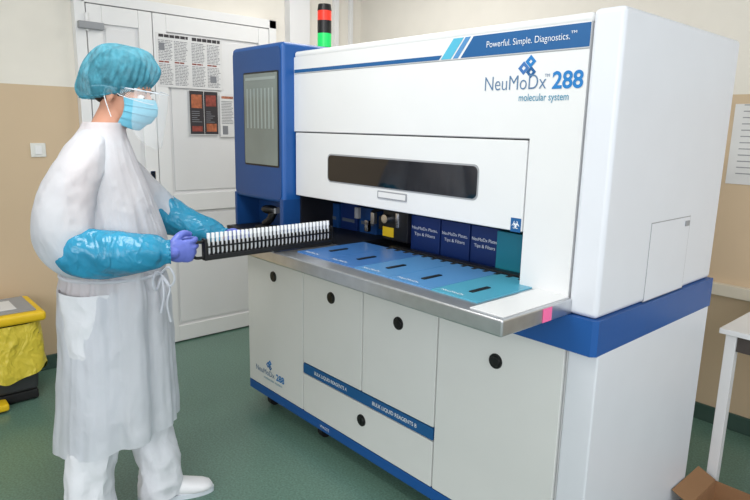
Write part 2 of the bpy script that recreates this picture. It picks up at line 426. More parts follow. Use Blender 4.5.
# header stripe with slashes
def para(X0a, X1a, z0, z1, X0b=None, X1b=None, y=.0015):
    X0b = X0a if X0b is None else X0b; X1b = X1a if X1b is None else X1b
    return [(X0a, YF - y, z0), (X1a, YF - y, z0), (X1b, YF - y, z1), (X0b, YF - y, z1)]
def fx(px, py): return onY(px, py, YF)[0]
s0, s1 = 1.733, 1.797
part(MB().prism(para(fx(461, 55), -.906, s0, s1, fx(474, 36)), (0, .0015, 0)), 'header_stripe', M['stripe'])
part(MB().prism(para(fx(441, 58), fx(451, 57), s0, s1, fx(454, 38), fx(464, 37)), (0, .0015, 0)), 'header_slash', M['cyan'])
part(MB().prism(para(fx(453, 57), fx(458, 56), s0, s1, fx(466, 37), fx(471, 36)), (0, .0015, 0)), 'header_slash', M['tray2'])
part(MB().prism(para(XT + .004, fx(439, 58), s0, s0 + .014, XT + .004, fx(442, 55)), (0, .0015, 0)), 'header_line', M['stripe'])
letF('Powerful. Simple. Diagnostics.', fx(487, 50), fx(570, 44), 1.757, .019, M['inkwhite'], YF - .0015, bold=-.008)
letF('TM', fx(571, 40), fx(577, 40), 1.772, .007, M['inkwhite'], YF - .0015)
# logo
zl = (onY(485, 91, YF)[1] + onY(583, 87, YF)[1]) / 2
letF('NeuMoDx', fx(485, 90), fx(546, 89), zl, .043, M['inkblue'], bold=-.009, name='brand_lettering')
letF('288', fx(552, 88), fx(583, 87), zl, .046, M['bright'], bold=.025, name='brand_lettering')
letF('TM', fx(545, 76), fx(550, 76), zl + .033, .009, M['inkblue'])
letF('molecular system', fx(519, 98), fx(569, 95), zl - .034, .021, M['inkteal'], bold=.004)
def logo(cx_, cz_, s, Y=YF):
    def dia(x, z, a, w, m, k_):
        o = [(x, z - a), (x + a, z), (x, z + a), (x - a, z)]; i = [(x, z - a + w), (x + a - w, z), (x, z + a - w), (x - a + w, z)]
        lb = MB()
        for k in range(4):
            j = (k + 1) % 4
            lb.prism([(o[k][0], Y - k_, o[k][1]), (o[j][0], Y - k_, o[j][1]), (i[j][0], Y - k_, i[j][1]), (i[k][0], Y - k_, i[k][1])], (0, k_, 0))
        part(lb, 'brand_emblem', m)
    dia(cx_ - .42 * s, cz_ - .05 * s, .52 * s, .33 * s, M['tray1'], .0012); dia(cx_ + .2 * s, cz_ + .42 * s, .5 * s, .33 * s, M['bright'], .0016); dia(cx_ + .28 * s, cz_ - .38 * s, .46 * s, .3 * s, M['stripe'], .0014)
logo(fx(528, 73), zl + .064, .038)
letF('NeuMoDx', -2.70, -2.52, .215, .03, M['inkblue'], name='brand_lettering')
letF('288', -2.505, -2.43, .215, .033, M['bright'], bold=.03, name='brand_lettering')
letF('molecular system', -2.62, -2.45, .19, .014, M['inkteal'])
logo(-2.57, .275, .032)
# lift-up hood
part(MB().box(XT + .03, -1.09, YF + .02, YF + .05, 1.2, 1.47), 'hood_backing', M['dark'])
hd = part(MB().box(XT + .01, -1.082, YF - .001, YF + .022, 1.19, 1.474, .005), 'hood', M['white'])
def rrect(mb, x0, x1, z0, z1, r, y0, y1, n=6):
    pts = []
    for (cx_, cz_, a0) in ((x1 - r, z1 - r, 0), (x0 + r, z1 - r, PI / 2), (x0 + r, z0 + r, PI), (x1 - r, z0 + r, 1.5 * PI)):
        for k in range(n + 1):
            a = a0 + PI / 2 * k / n; pts.append((cx_ + r * math.cos(a), y0, cz_ + r * math.sin(a)))
    return mb.prism(pts, (0, y1 - y0, 0))
part(rrect(MB(), -2.08, -1.262, 1.27, 1.39, .022, YF - .002, YF + .004), 'window_gasket', M['groove'], hd)
part(rrect(MB(), -2.074, -1.268, 1.276, 1.384, .019, YF - .0035, YF + .004), 'window', M['glass'], hd)
a0 = onY(378, 196, YF)[0]; a1 = onY(407, 204, YF)[0]
part(rrect(MB(), a0, a1, 1.232, 1.262, .004, YF - .004, YF), 'pull_plate', M['groove'], hd)
part(rrect(MB(), a0 + .006, a1 - .006, 1.237, 1.257, .003, YF - .0048, YF - .003), 'pull_recess', M['paper'], hd)
# hazard label
hx, hz = onY(516, 225, YF)
part(MB().box(hx - .019, hx + .019, YF - .0025, YF - .001, hz - .022, hz + .022), 'hazard_label', M['stripe'])
bz = MB()
for k in range(3):
    a = PI / 2 + k * 2 * PI / 3; px_, pz_ = hx + .007 * math.cos(a), hz + .007 * math.sin(a)
    bz.tube([(px_ + .0068 * math.cos(a + t), YF - .003, pz_ + .0068 * math.sin(a + t)) for t in [.5 + i * (2 * PI - 1) / 14 for i in range(15)]], [.0006 + .0011 * math.sin(PI * i / 14) for i in range(15)], 6)
bz.tube([(hx + .0062 * math.cos(t), YF - .003, hz + .0062 * math.sin(t)) for t in [i * 2 * PI / 16 for i in range(17)]], .0007, 6)
part(bz, 'hazard_symbol', M['inkwhite'])
# cavity
cv = MB(); cv.box(XT, -1.077, 2.18, 2.2, .96, 1.5); cv.box(XT, XT + .012, YF + .03, 2.18, .96, 1.48); cv.box(-1.077, -1.07, YF + .06, 2.18, .96, 1.48); cv.box(XT, -1.077, YF + .06, 2.18, 1.47, 1.484)
part(cv, 'cavity_lining', M['dark'])
part(MB().box(XT, -1.07, YF + .01, 2.18, .952, 1.0, .002), 'work_deck', M['dark'])
# plate and tip carriers inside
YP = 1.74
tops = 1.16
xs = [onY(v, 240, YP)[0] for v in (410, 440, 470, 501)]
def carrier_text(a, b_, q, z=1.105, s=1, YY=None):
    W_ = b_ - a; YY = YP if YY is None else YY
    lettering('NeuMoDx Plates,', lambda u, v: (a + .08 * W_ + u - OFF.x, YY - .002 - OFF.y, z + v), .84 * W_, .012, M['inkwhite'], q, 'lettering')
    lettering('Tips & Filters', lambda u, v: (a + .16 * W_ + u - OFF.x, YY - .002 - OFF.y, z - .024 + v), .68 * W_, .012, M['inkwhite'], q, 'lettering')
for a, b_ in zip(xs[:-1], xs[1:]):
    q = part(MB().box(a + .003, b_ - .003, YP, YP + .25, 1.0, tops, .004), 'tip_carrier', M['platebl'])
    carrier_text(a, b_, q)
q = part(MB().box(xs[3] + .003, -1.082, YP - .03, YP + .2, 1.0, tops, .004), 'tip_carrier', M['teal'])
part(MB().box(xs[0] - .05, -1.085, YP - .07, YP - .035, 1.0, 1.03, .004), 'carrier_rail', M['black'])
for i in range(14):
    X = xs[0] - .03 + i * (-1.1 - xs[0] + .02) / 13
    part(MB().box(X - .008, X + .008, YP - .1, YP - .066, 1.0, 1.026, .003), 'rail_clip', M['rubber'])
YQ = 1.8
xl = [onY(v, 220, YQ)[0] for v in (304, 320, 337, 354, 372)]
for i in range(4):
    q = part(MB().box(xl[i] + .003, xl[i + 1] - .003, YQ + .01 * i, 2.05, 1.0, 1.15 - .012 * (i % 2), .004), 'reagent_carrier', M['platebl' if i % 2 == 0 else 'navy'])
    part(MB().box(xl[i] + .02, xl[i + 1] - .02, YQ + .01 * i - .003, YQ + .01 * i, 1.06, 1.075, 0), 'carrier_label', M['inkgrey'], q)
# pipetting head
rx0 = onY(379, 230, 1.7)[0]; rx1 = onY(404, 235, 1.7)[0]
rb = part(MB().box(rx0, rx1, 1.72, 1.86, 1.04, 1.2, .006).box(rx0 - .06, rx0, 1.75, 1.83, 1.07, 1.13, .004), 'pipetting_head', M['black'])
part(MB().box(rx0 + .005, rx0 + .07, 1.716, 1.72, 1.055, 1.095, .001), 'warning_label', M['yellow'], rb)
part(MB().box(rx0 + .085, rx0 + .105, 1.712, 1.72, 1.1, 1.16, .002), 'chrome_bracket', M['chrome'], rb)
part(MB().cyl((rx0 + .03, 1.72, 1.13), (rx0 + .03, 1.7, 1.13), .018, seg=18), 'chrome_knob', M['chrome'], rb)
for k, (dx, dz, mm) in enumerate(((-.09, 1.12, 'steel'), (-.13, 1.08, 'chrome'), (-.2, 1.13, 'groove'))):
    part(MB().box(rx0 + dx - .012, rx0 + dx + .012, 1.74, 1.76, dz - .03, dz + .02, .003), 'gripper', M[mm])
rl = MB().box(XT + .02, -1.09, 1.92, 1.95, 1.175, 1.2, .002)
part(rl, 'gantry_rail', M['steel'])
part(MB().tube([(rx0 - .35, 1.9, 1.17), (rx0 - .25, 1.85, 1.12), (rx0 - .1, 1.82, 1.15), (rx0, 1.8, 1.16)], .008, 10, 5), 'cable_chain', M['rubber'])
# steel shelf
ST = 1.02; SX0, SX1, SY0 = -2.45, -.888, 1.25
part(MB().box(SX0, SX1, SY0, YF + .004, ST - .048, ST, .006, 3), 'steel_shelf', M['steel'])
part(MB().box(SX1 - .125, SX1 - .012, SY0 + .02, YF, ST, ST + .003, .001), 'shelf_painted_reflection', M['white'])  # thin white sheet paints the pale reflection on the steel's right end
trays = [(-1.92, -1.752, 'tray1'), (-1.75, -1.577, 'tray1'), (-1.575, -1.402, 'tray2'), (-1.40, -1.212, 'tray2'), (-1.21, -1.03, 'tray3')]
slots = [(-1.84, 1.47), (-1.66, 1.46), (-1.49, 1.45), (-1.31, 1.44), (-1.11, 1.44)]
for (a, b_, mm), (sx, sy_) in zip(trays, slots):
    t = part(MB().box(a, b_, SY0 + .075, YF + .07, ST - .001, ST + .0035, .0008), 'carrier_tray', M[mm])
    part(MB().box(sx - .008, sx + .008, sy_ - .048, sy_ + .04, ST + .0035, ST + .007, .0015), 'tray_handle', M['black'], t)
    lettering('NeuMoDx', lambda u, v: (a + .02 + u - OFF.x, SY0 + .095 + v - OFF.y, ST + .004), (b_ - a) * .5, .013, M['inkwhite'], t, 'lettering')
part(MB().box(XT + .02, -1.93, YF - .05, YF + .25, ST - .02, ST + .002, .001), 'rack_bay', M['dark'])
# left tower
TY = 1.53; TZ = 1.865
part(MB().box(XA, XT, TY, 2.3, 1.15, TZ, .022, 4), 'control_tower', M['blue'])
part(MB().box(XA, XT, TY + .13, 2.3, 1.0, 1.16, .003).box(XA, XA + .02, TY, 2.3, 1.0, 1.17, .003).box(XT - .03, XT, TY, 2.3, 1.0, 1.17, .003), 'tower_foot', M['navy'])
part(MB().box(XA, XT + .02, TY - .05, 2.3, .95, 1.0, .004), 'tower_deck', M['dark'])
tx0, tz1 = onY(245, 75, TY); tx1, tz0 = onY(279, 166, TY)
part(rrect(MB(), XA + .018, XT - .012, 1.17, TZ - .02, .02, TY - .003, TY + .004), 'tower_front', M['navy'])
part(rrect(MB(), tx0 - .008, tx1 + .008, tz0 - .008, tz1 + .008, .01, TY - .005, TY + .004), 'screen_bezel', M['black'])
scn = part(rrect(MB(), tx0, tx1, tz0, tz1, .004, TY - .007, TY), 'screen', M['screen'])
b = MB(); W = tx1 - tx0; H = tz1 - tz0
for i in range(8):
    x = tx0 + W * (.08 + .11 * i); b.box(x, x + W * .045, TY - .0076, TY - .007, tz0 + H * .4, tz0 + H * .84)
b.box(tx0 + W * .05, tx1 - W * .05, TY - .0076, TY - .007, tz1 - H * .07, tz1 - H * .04)
part(b, 'screen_graphics', M['screenrow'], scn)
# signal tower
px_, py_ = -2.5, 1.89
sg = part(MB().cyl((px_, py_, TZ - .01), (px_, py_, TZ + .02), .036, seg=28).cyl((px_, py_, TZ + .015), (px_, py_, 2.07), .022, seg=20), 'signal_light', M['black'])
part(MB().cyl((px_, py_, TZ + .085), (px_, py_, TZ + .145), .034, seg=28), 'spacer', M['black'], sg)
part(MB().cyl((px_, py_, 2.055), (px_, py_, 2.085), .035, .031, 28), 'cap', M['black'], sg)
part(MB().cyl((px_, py_, TZ + .02), (px_, py_, TZ + .085), .034, seg=28), 'green_lens', M['green'], sg)
part(MB().cyl((px_, py_, TZ + .145), (px_, py_, 2.055), .034, seg=28), 'red_lens', M['red'], sg)

# sticky note
nt = MB().box(0, .0012, -.022, .022, -.02, .02)
o = nt.build('sticky_note', M['pink']); o.location = (SX1 + .001, onX(547, 313, SX1)[0], ST - .024); tag(o, 'small pink sticky note on the right end of the steel shelf', 'sticky note')
# scanner and keyboard on the deck below the screen
sc = tag(empty('barcode_scanner', (-2.55, 1.57, 1.001), .3), 'black handheld barcode scanner lying below the tower screen', 'scanner')
MB().tube([(0, 0, .03), (.03, 0, .05), (.05, 0, .085)], [.018, .019, .02], 12, 4, round_ends=True).ell((.03, 0, .1), (.05, .03, .022)).build('body', M['black'], sc)
MB().box(.07, .084, -.02, .02, .085, .112, .003).build('scan_window', M['groove'], sc)
MB().box(-.04, .06, -.035, .035, 0, .02, .006).build('stand', M['rubber'], sc)
kb = tag(empty('keyboard', (-2.24, 1.41, ST + .001), .1), 'black computer keyboard on the shelf behind the tube rack', 'keyboard')
MB().box(-.16, .16, -.06, .06, 0, .014, .004).build('base', M['black'], kb)
b = MB()
for i in range(14):
    for j in range(5): b.box(-.15 + i * .0215, -.15 + i * .0215 + .017, -.05 + j * .0205, -.05 + j * .0205 + .016, .014, .019, 0)
b.build('keys', M['rubber'], kb)

# ------------------------------------------------------------------ tube rack
RX, RY0, RY1, RZ = -1.975, .965, 1.53, ST + .004
rk = tag(empty('tube_rack', (RX, RY0, RZ)), 'long black sample rack held at its end and pushed onto the steel shelf', 'tube rack')
RL = RY1 - RY0
MB().box(-.014, .014, 0, RL, 0, .02, .003).build('base', M['black'], rk)
NT = 32; pitch = (RL - .014) / NT
b = MB(); b.box(-.014, -.0095, 0, RL, .046, .052, .001); b.box(.0095, .014, 0, RL, .046, .052, .001)
for i in range(NT + 1): b.box(-.0095, .0095, .007 + i * pitch - .0012, .007 + i * pitch + .0012, .018, .064)
b.build('tube_comb', M['black'], rk)
MB().box(-.014, .014, -.006, .004, 0, .078, .002).build('end_plate', M['black'], rk)
MB().box(-.014, .014, RL - .004, RL + .004, 0, .074, .002).build('end_plate', M['black'], rk)
MB().tube([(0, -.006, .068), (0, -.035, .066), (0, -.045, .046), (0, -.045, .025), (0, -.035, .012), (0, -.006, .01)], .0055, 10, 3).build('handle', M['black'], rk)
def mk_tube():
    t = empty('sample_tube')
    MB().tube([(0, 0, .002), (0, 0, .008), (0, 0, .06)], [.003, .0055, .0055], 14).build('body', M['tube'], t)
    MB().cyl((0, 0, .06), (0, 0, .078), .0064, .0062, 16).build('cap', M['tubecap'], t)
    return t
tb = mk_tube()
for i in range(NT):
    if i == 0: t = tb
    else:
        t = tb.copy(); COL.objects.link(t)
        for ch in list(tb.children):
            c2 = ch.copy(); COL.objects.link(c2); c2.parent = t
    t.location = (RX, RY0 + .007 + (i + .5) * pitch, RZ + .0185)
    tag(t, 'white capped sample tube standing in the black rack', 'sample tube', 'sample tubes in the black rack')

# ------------------------------------------------------------------ waste bin
bn = tag(empty('waste_bin', (-3.68, .50, 0)), 'dark grey pedal bin with yellow lid and yellow liner at the left wall', 'bin')
b = MB().box(-.17, .17, -.25, .25, .06, .40, .02, 3)
for v in b.bm.verts:
    k = .86 + .14 * (v.co.z / .4); v.co.x *= k; v.co.y *= k
b.build('body', M['binbody'], bn)
b = MB()
R_ = []
for i in range(11):
    z = .445 - i * .026; ring = []
    for k in range(90):
        a = 2 * PI * k / 90; ca, sa = math.cos(a), math.sin(a)
        q = (abs(ca) ** 6 + abs(sa) ** 6) ** (-1 / 6); e = .012 + .006 * math.sin(a * 13 + i * .6) * i / 10 + .0015 * i
        dz = -(.09 * (noise.noise(Vector((ca * 2, sa * 2, 3))) + .2)) * i / 10
        ring.append((ca * q * (.172 + e), sa * q * (.252 + e), z + dz))
    R_.append(ring)
b.rings(R_, cap=False); b.build('liner', M['bag'], bn)
MB().box(-.2, .2, -.28, .28, .45, .505, .02, 3).build('lid', M['yellow'], bn)
MB().box(-.16, .16, -.24, .24, .505, .512, .003).build('lid_inset', M['groove'], bn)
MB().box(-.09, .1, -.16, .16, .512, .515, .001).build('lid_label', M['paper'], bn)
MB().box(-.15, .15, -.22, .22, .005, .06, .012).build('base', M['rubber'], bn)
MB().box(.15, .24, -.12, .06, .01, .05, .012).build('pedal', M['yellow'], bn)

# ------------------------------------------------------------------ table and box at right
tbx, tby = -.79, 2.57
tt = tag(empty('side_table', (tbx, tby, 0)), 'white side table with square legs right of the analyzer', 'table')
MB().box(0, 1.2, 0, .7, .728, .75, .003).build('table_top', M['tabletop'], tt)
MB().box(.04, 1.16, .03, .05, .66, .728).box(.04, 1.16, .65, .67, .66, .728).box(.03, .05, .04, .66, .66, .728).box(1.15, 1.17, .04, .66, .66, .728).build('apron', M['tableedge'], tt)
for X in (.02, 1.14):
    for Y in (.02, .64): MB().box(X, X + .04, Y, Y + .04, 0, .728, .003).build('leg', M['tabletop'], tt)
bx_ = tag(empty('cardboard_box', (-.5, 2.42, 0)), 'open brown cardboard box on the floor beside the white table', 'box')
b = MB(); t_ = .004
b.box(-.22, .22, -.13, .13, .0, .004); b.box(-.22, -.216, -.13, .13, 0, .12); b.box(.216, .22, -.13, .13, 0, .12); b.box(-.22, .22, -.13, -.126, 0, .12); b.box(-.22, .22, .126, .13, 0, .12)
b.build('body', M['card'], bx_)
b = MB(); b.prism([(-.22, -.13, .12), (.22, -.13, .12), (.22, -.22, .09), (-.22, -.22, .09)], (0, 0, .003)).build('flap', M['card'], bx_)
b = MB(); b.prism([(-.22, -.13, .12), (-.22, .13, .12), (-.29, .13, .15), (-.29, -.13, .15)], (0, 0, .003)).build('flap', M['card'], bx_)

# ------------------------------------------------------------------ person
PO = (-2.273, .69, 0)
PR = tag(empty('person', PO, math.radians(60)), 'person in white gown, blue bouffant cap, mask and gloves holding the tube rack', 'person')
# local: x forward, y left, z up
HC = Vector((.120, .02, 1.605))
HM = Matrix.Translation(HC) @ Matrix.Rotation(math.radians(-18), 4, 'Z') @ Matrix.Rotation(math.radians(14), 4, 'Y')
bd = MB()
T = lambda pts, rad, n=4, seg=16, **k: bd.tube(pts, rad, seg, n, round_ends=True, **k)
T([(-.0, 0, .88), (.01, 0, 1.0), (.015, 0, 1.12), (.015, 0, 1.28), (0.01, 0, 1.36)], [.11, .1, .1, .108, .085], squash=(1, 1.25), seg=20)
T([(0.01, -.14, 1.365), (.015, 0, 1.40), (.01, .14, 1.365)], [.045, .068, .045])
T([(.015, 0, 1.38), (.045, .01, 1.45), (.085, .02, 1.53)], [.065, .056, .055])
RS, RE, RW = (.01, -.155, 1.355), (.0, -.212, 1.085), (.262, -.202, 1.072)
LS, LE, LW = (.02, .155, 1.355), (.22, .2, 1.145), (.44, .135, 1.058)
T([RS, ((RS[0] + RE[0]) / 2 - .01, (RS[1] + RE[1]) / 2 - .01, (RS[2] + RE[2]) / 2), RE], [.048, .045, .04]); T([RE, (.12, -.215, 1.08), RW], [.041, .038, .027])
T([LS, (.12, .19, 1.25), LE], [.048, .045, .04]); T([LE, (.34, .175, 1.095), LW], [.041, .038, .027])
FR, FL = (-.05, -.125), (.165, .045)
for s, (fx_, fy_) in ((-1, FR), (1, FL)):
    T([(0, s * .08, .9), (.02 + fx_ * .4, s * .09, .5), (fx_, fy_, .1)], [.085, .055, .038], 5)
    T([(fx_ - .03, fy_, .045), (fx_ + .08, fy_ + s * .006, .036), (fx_ + .15, fy_ + s * .012, .03)], [.028, .024, .014])
for c_, r_ in (((-.01, 0, .03), (.098, .077, .09)), ((.025, 0, -.03), (.07, .062, .085)), ((.04, 0, -.085), (.045, .045, .03)), ((.078, .03, .022), (.014, .024, .008)), ((.078, -.03, .022), (.014, .024, .008)),
               ((.091, 0, -.058), (.008, .023, .006)), ((.09, 0, -.069), (.008, .02, .006)), ((-.005, .079, -.01), (.018, .008, .032)), ((-.005, -.079, -.01), (.018, .008, .032)), ((.06, .04, -.02), (.025, .02, .02)), ((.06, -.04, -.02), (.025, .02, .02))):
    bd.ell(c_, r_, HM)
bd.tube([HM @ Vector((.09, 0, .014)), HM @ Vector((.108, 0, -.012)), HM @ Vector((.118, 0, -.03))], [.008, .009, .012], 12, 3, round_ends=True)
bd.tube([HM @ Vector((-.02, 0, -.02)), HM @ Vector((-.02, 0, -.09))], [.055, .05], 14, round_ends=True)
body = bd.build('body', M['skin'], PR); blend(body, .0065, 4)
def hp(mb, name, m): mb.xform(HM); return mb.build(name, m, PR)
for s in (-1, 1):
    e = hp(MB().ell((.0815, s * .031, .0), (.0125, .0135, .0115)), 'eye', M['eyew'])
    ir = MB().ell((.0925, s * .0315, -.001), (.0025, .0058, .0058)); ir.xform(HM); ir.build('iris', M['iris'], e)
    hp(MB().tube([(.088, s * .015, .02), (.088, s * .032, .027), (.076, s * .052, .022)], [.003, .004, .002], 8, 4), 'eyebrow', M['hair'])
hp(MB().ell((-.022, 0, .042), (.108, .088, .098)).ell((-.06, 0, -.008), (.05, .066, .05)), 'hair', M['hair'])
# bouffant cap, pulled down over ears and nape
def ridge(v): return 1 - 2.4 * abs(noise.noise(v))
R_ = []
NP = 180
tilt = -.42
for i in range(34):
    th = -.42 + (PI / 2 + .42) * i / 33
    ring = []
    for k in range(NP):
        a = 2 * PI * k / NP
        c0 = max(math.cos(th), 0.001) ** .6
        gather = 1 - .2 * max(0, (-th) / .42) ** 2
        nv = Vector((math.cos(a) * 2, math.sin(a) * 2, th * 2))
        pl = .0035 * math.sin(a * 32 + 5 * noise.noise(Vector((math.cos(a), math.sin(a), th)))) * (1 - i / 36) + .009 * noise.noise(nv)
        rx = (.133 * c0 * gather + pl * c0); ry = (.108 * c0 * gather + pl * c0)
        x = -.027 + rx * math.cos(a); y = ry * math.sin(a)
        z = .036 + .122 * math.sin(th) + (x + .022) * -tilt * (1 - .85 * i / 33) - .012 * math.sin(a) ** 2 * (1 - i / 33) + .004 * noise.noise(Vector((x * 16, y * 16, 5))) * (i / 33)
        ring.append((x, y, z))
    R_.append(ring)
cb = MB().rings(R_, cap=False); cb.bm.faces.new([v for v in list(cb.bm.verts)[-NP:]])
hp(cb, 'bouffant_cap', M['cap'])
b = MB(); b.tube([Vector(p) for p in R_[1]] + [Vector(R_[1][0])], .003, 6); hp(b, 'cap_elastic', M['cap'])
# mask
R_ = []
for i in range(31):
    s = i / 30
    z = .002 - .118 * s
    rx = .112 + .02 * math.sin(min(1, s * 1.35) * PI) - .03 * max(0, s - .7) / .3; ry = .075 + .004 * math.sin(s * PI) - .014 * s
    row = []
    for k in range(41):
        ph = math.radians(-72 + 144 * k / 40)
        saw = (s * 4.0) % 1.0
        pl = .0035 * (saw - .5) if .2 < s < .85 else 0
        cc = max(0, math.cos(ph))
        nose_b = .01 * math.exp(-(ph / .25) ** 2) * (1 - s)
        x = (rx + pl) * cc ** .8 + nose_b - .004; y = (ry + pl) * math.sin(ph)
        row.append((x, y, z - .012 * (abs(ph) / 1.25) ** 2 * (1 - 2 * s)))
    R_.append(row)
mk = MB().rings(R_, cap=False, closed=False); o = hp(mk, 'face_mask', M['mask'])
sd = o.modifiers.new('s', 'SOLIDIFY'); sd.thickness = .002
for s in (-1, 1):
    b = MB(); b.tube([(.03, s * .0735, -.008), (.01, s * .0835, .004), (-.012, s * .087, .012), (-.022, s * .086, -.01), (-.01, s * .086, -.04), (.012, s * .077, -.085)], .0016, 6, 4)
    hp(b, 'ear_loop', M['inkwhite'])
# safety glasses
R_ = []
for i in range(9):
    row = []
    for k in range(31):
        ph = math.radians(-82 + 164 * k / 30); v = -1 + 2 * i / 8
        hgt = .021 * (1 - .35 * (abs(ph) / 1.43) ** 2)
        row.append((.004 + (.118) * max(0, math.cos(ph)) ** .75, .083 * math.sin(ph), .008 + v * hgt))
    R_.append(row)
gl = empty('safety_glasses'); gl.parent = PR
def hq(mb, name, m, par): mb.xform(HM); return mb.build(name, m, par)
hq(MB().rings(R_, cap=False, closed=False), 'lens', M['clear'], gl)
b = MB(); b.tube(R_[-1], .0022, 6); b.tube(R_[0], .0012, 6)
for s in (-1, 1): b.tube([(.02, s * .084, .012), (-.03, s * .087, .01), (-.07, s * .084, -.002)], [.003, .0025, .002], 8, 4)
hq(b, 'glasses_frame', M['frame'], gl)
# clear shield in front of the face, hanging below the chin, with rounded lower corners
fs = empty('face_shield'); fs.parent = PR
R_ = []
for i in range(17):
    s = i / 16; row = []
    lim = 62 * math.sqrt(max(.04, 1 - max(0, (s - .5) / .52) ** 2.4))
    for k in range(29):
        ph = math.radians(-lim + 2 * lim * k / 28)
        row.append((.025 + (.128 + .03 * s - .016 * s * s) * math.cos(ph), (.108 - .012 * s) * math.sin(ph), .03 - .19 * s))
    R_.append(row)
hq(MB().rings(R_, cap=False, closed=False), 'visor', M['shield'], fs)
b = MB(); b.tube(R_[0], .0012, 6)
b.tube([r_[0] for r_ in R_] + R_[-1] + [r_[-1] for r_ in reversed(R_)], .0007, 5) if False else None
hq(b, 'visor_edge', M['frame'], fs)
# trousers
b = MB()
def wr(k, amp): return lambda s, a, p: amp * .6 * noise.noise(Vector((math.cos(a) * 1.6 + k, math.sin(a) * 1.6, p.z * 7 + k))) + amp * .8 * ridge(Vector((math.cos(a) * 1.2 + k, math.sin(a) * 1.2, p.z * 10)))
for s, (fx_, fy_) in ((-1, FR), (1, FL)):
    b.tube([(0, s * .08, .92), (.015 + fx_ * .4, s * .088, .5), (fx_ - .002, fy_, .2), (fx_ + .006, fy_, .03)], [.11, .09, .08, .084], 40, 20, fn=wr(s * 3, .009), cap=False)
b.build('trousers', M['trouser'], PR)
# shoes
for s, (fx_, fy_) in ((-1, FR), (1, FL)):
    sh = empty('shoe', (fx_, fy_, 0), s * .08); sh.parent = PR
    R_ = []
    for t_, w_, h_, dz in ((-.075, .02, .05, .02), (-.06, .036, .085, .01), (-.02, .04, .098, .008), (.03, .041, .092, .008), (.08, .044, .074, .008), (.13, .047, .06, .008), (.17, .043, .052, .01), (.195, .032, .044, .014), (.208, .012, .03, .018)):
        ring = []
        for k in range(20):
            a = 2 * PI * k / 20; ca, sa = math.cos(a), math.sin(a)
            q = (abs(ca) ** 2.8 + abs(sa) ** 2.8) ** (-1 / 2.8)
            zz = dz + (h_ - dz) / 2 + (h_ - dz) / 2 * sa * q
            ring.append((t_, w_ * ca * q, zz))
        R_.append(ring)
    MB().rings(R_).build('upper', M['shoe'], sh)
    R_ = []
    for z in (0, .02):
        R_.append([(.064 + .15 * math.cos(2 * PI * k / 32), (.045 + .006 * math.cos(2 * PI * k / 32)) * math.sin(2 * PI * k / 32), z) for k in range(32)])
    MB().rings(R_).build('sole', M['frame'], sh)
# gown
prof = [(1.50, .055, .07, .07), (1.475, .047, .076, .078), (1.445, .038, .09, .096), (1.41, .028, .11, .126), (1.35, .023, .132, .155), (1.24, .032, .158, .168), (1.12, .045, .18, .178), (1.02, .053, .184, .176), (.94, .05, .182, .173), (.8, .046, .189, .18), (.6, .038, .198, .19), (.47, .032, .207, .198), (.335, .025, .215, .205)]
pts = catmull([Vector((p[0], p[1], p[2])) for p in prof], 10); pl_ = catmull([Vector((p[3], 0, 0)) for p in prof], 10)
R_ = []; NG = 260
for p, q in zip(pts, pl_):
    z, fc, fa_ = p; la = q.x
    s = max(0, min(1, (1.46 - z) / .3))
    ring = []
    for k in range(NG):
        a = 2 * PI * k / NG; ca, sa = math.cos(a), math.sin(a)
        n_ = 2.2; qq = (abs(ca) ** n_ + abs(sa) ** n_) ** (-1 / n_)
        low = max(0, (1.0 - z) / .66)
        fold = noise.noise(Vector((ca * 2.4, sa * 2.4, z * .45)))
        fold2 = noise.noise(Vector((ca * 5 + 4, sa * 5, z * .8)))
        fold3 = ridge(Vector((ca * 7 + 4, sa * 7, z * 1.3 + .6 * noise.noise(Vector((ca * 2, sa * 2, z * 3))))))
        tie = math.exp(-((z - .965) / .12) ** 2)
        d = s * (.030 * fold * (.3 + low * .75) + .016 * fold2 * (.3 + low * .7) + .0045 * fold3 * (.5 + tie) + .005 * ridge(Vector((ca * 2.2 + 7, sa * 2.2, z * 5))) * (1 - .6 * low)
                 + .002 * ridge(Vector((ca * 5, sa * 5 + 3, z * 7 + 2))))
        waist = -.014 * math.exp(-((z - .965) / .04) ** 2)
        ring.append((fc + ca * qq * (fa_ + d + waist), sa * qq * (la + d + waist), z + .04 * low * low * ca))
    R_.append(ring)
o = MB().rings(R_, cap=False).build('gown', M['gown'], PR, ang=80)
def crumple(k, amp, fr=9):
    def g(s, a, p):
        v = Vector((p.x * fr + math.cos(a) * .9 + k, p.y * fr + math.sin(a) * .9, p.z * fr + k))
        return amp * ridge(v) + amp * .4 * ridge(v * 2.3)
    return g
b = MB()
b.tube([(.02, -.045, 1.425), (.018, -.09, 1.402), (.002, -.135, 1.355), (-.032, -.17, 1.27), (-.052, -.195, 1.18), (-.044, -.208, 1.11), (-.005, -.215, 1.068), (.06, -.216, 1.07)], [.052, .062, .073, .082, .09, .087, .073, .058], 64, 14, fn=crumple(2, .0045, 7))
b.build('gown_sleeve', M['gown'], PR, ang=80)
b = MB()
b.tube([(.02, .045, 1.425), (.018, .09, 1.402), (.03, .145, 1.36), (.1, .18, 1.265), (.18, .2, 1.18), (.25, .19, 1.13)], [.052, .062, .072, .078, .072, .058], 56, 14, fn=crumple(5, .0045, 7))
b.build('gown_sleeve', M['gown'], PR, ang=80)
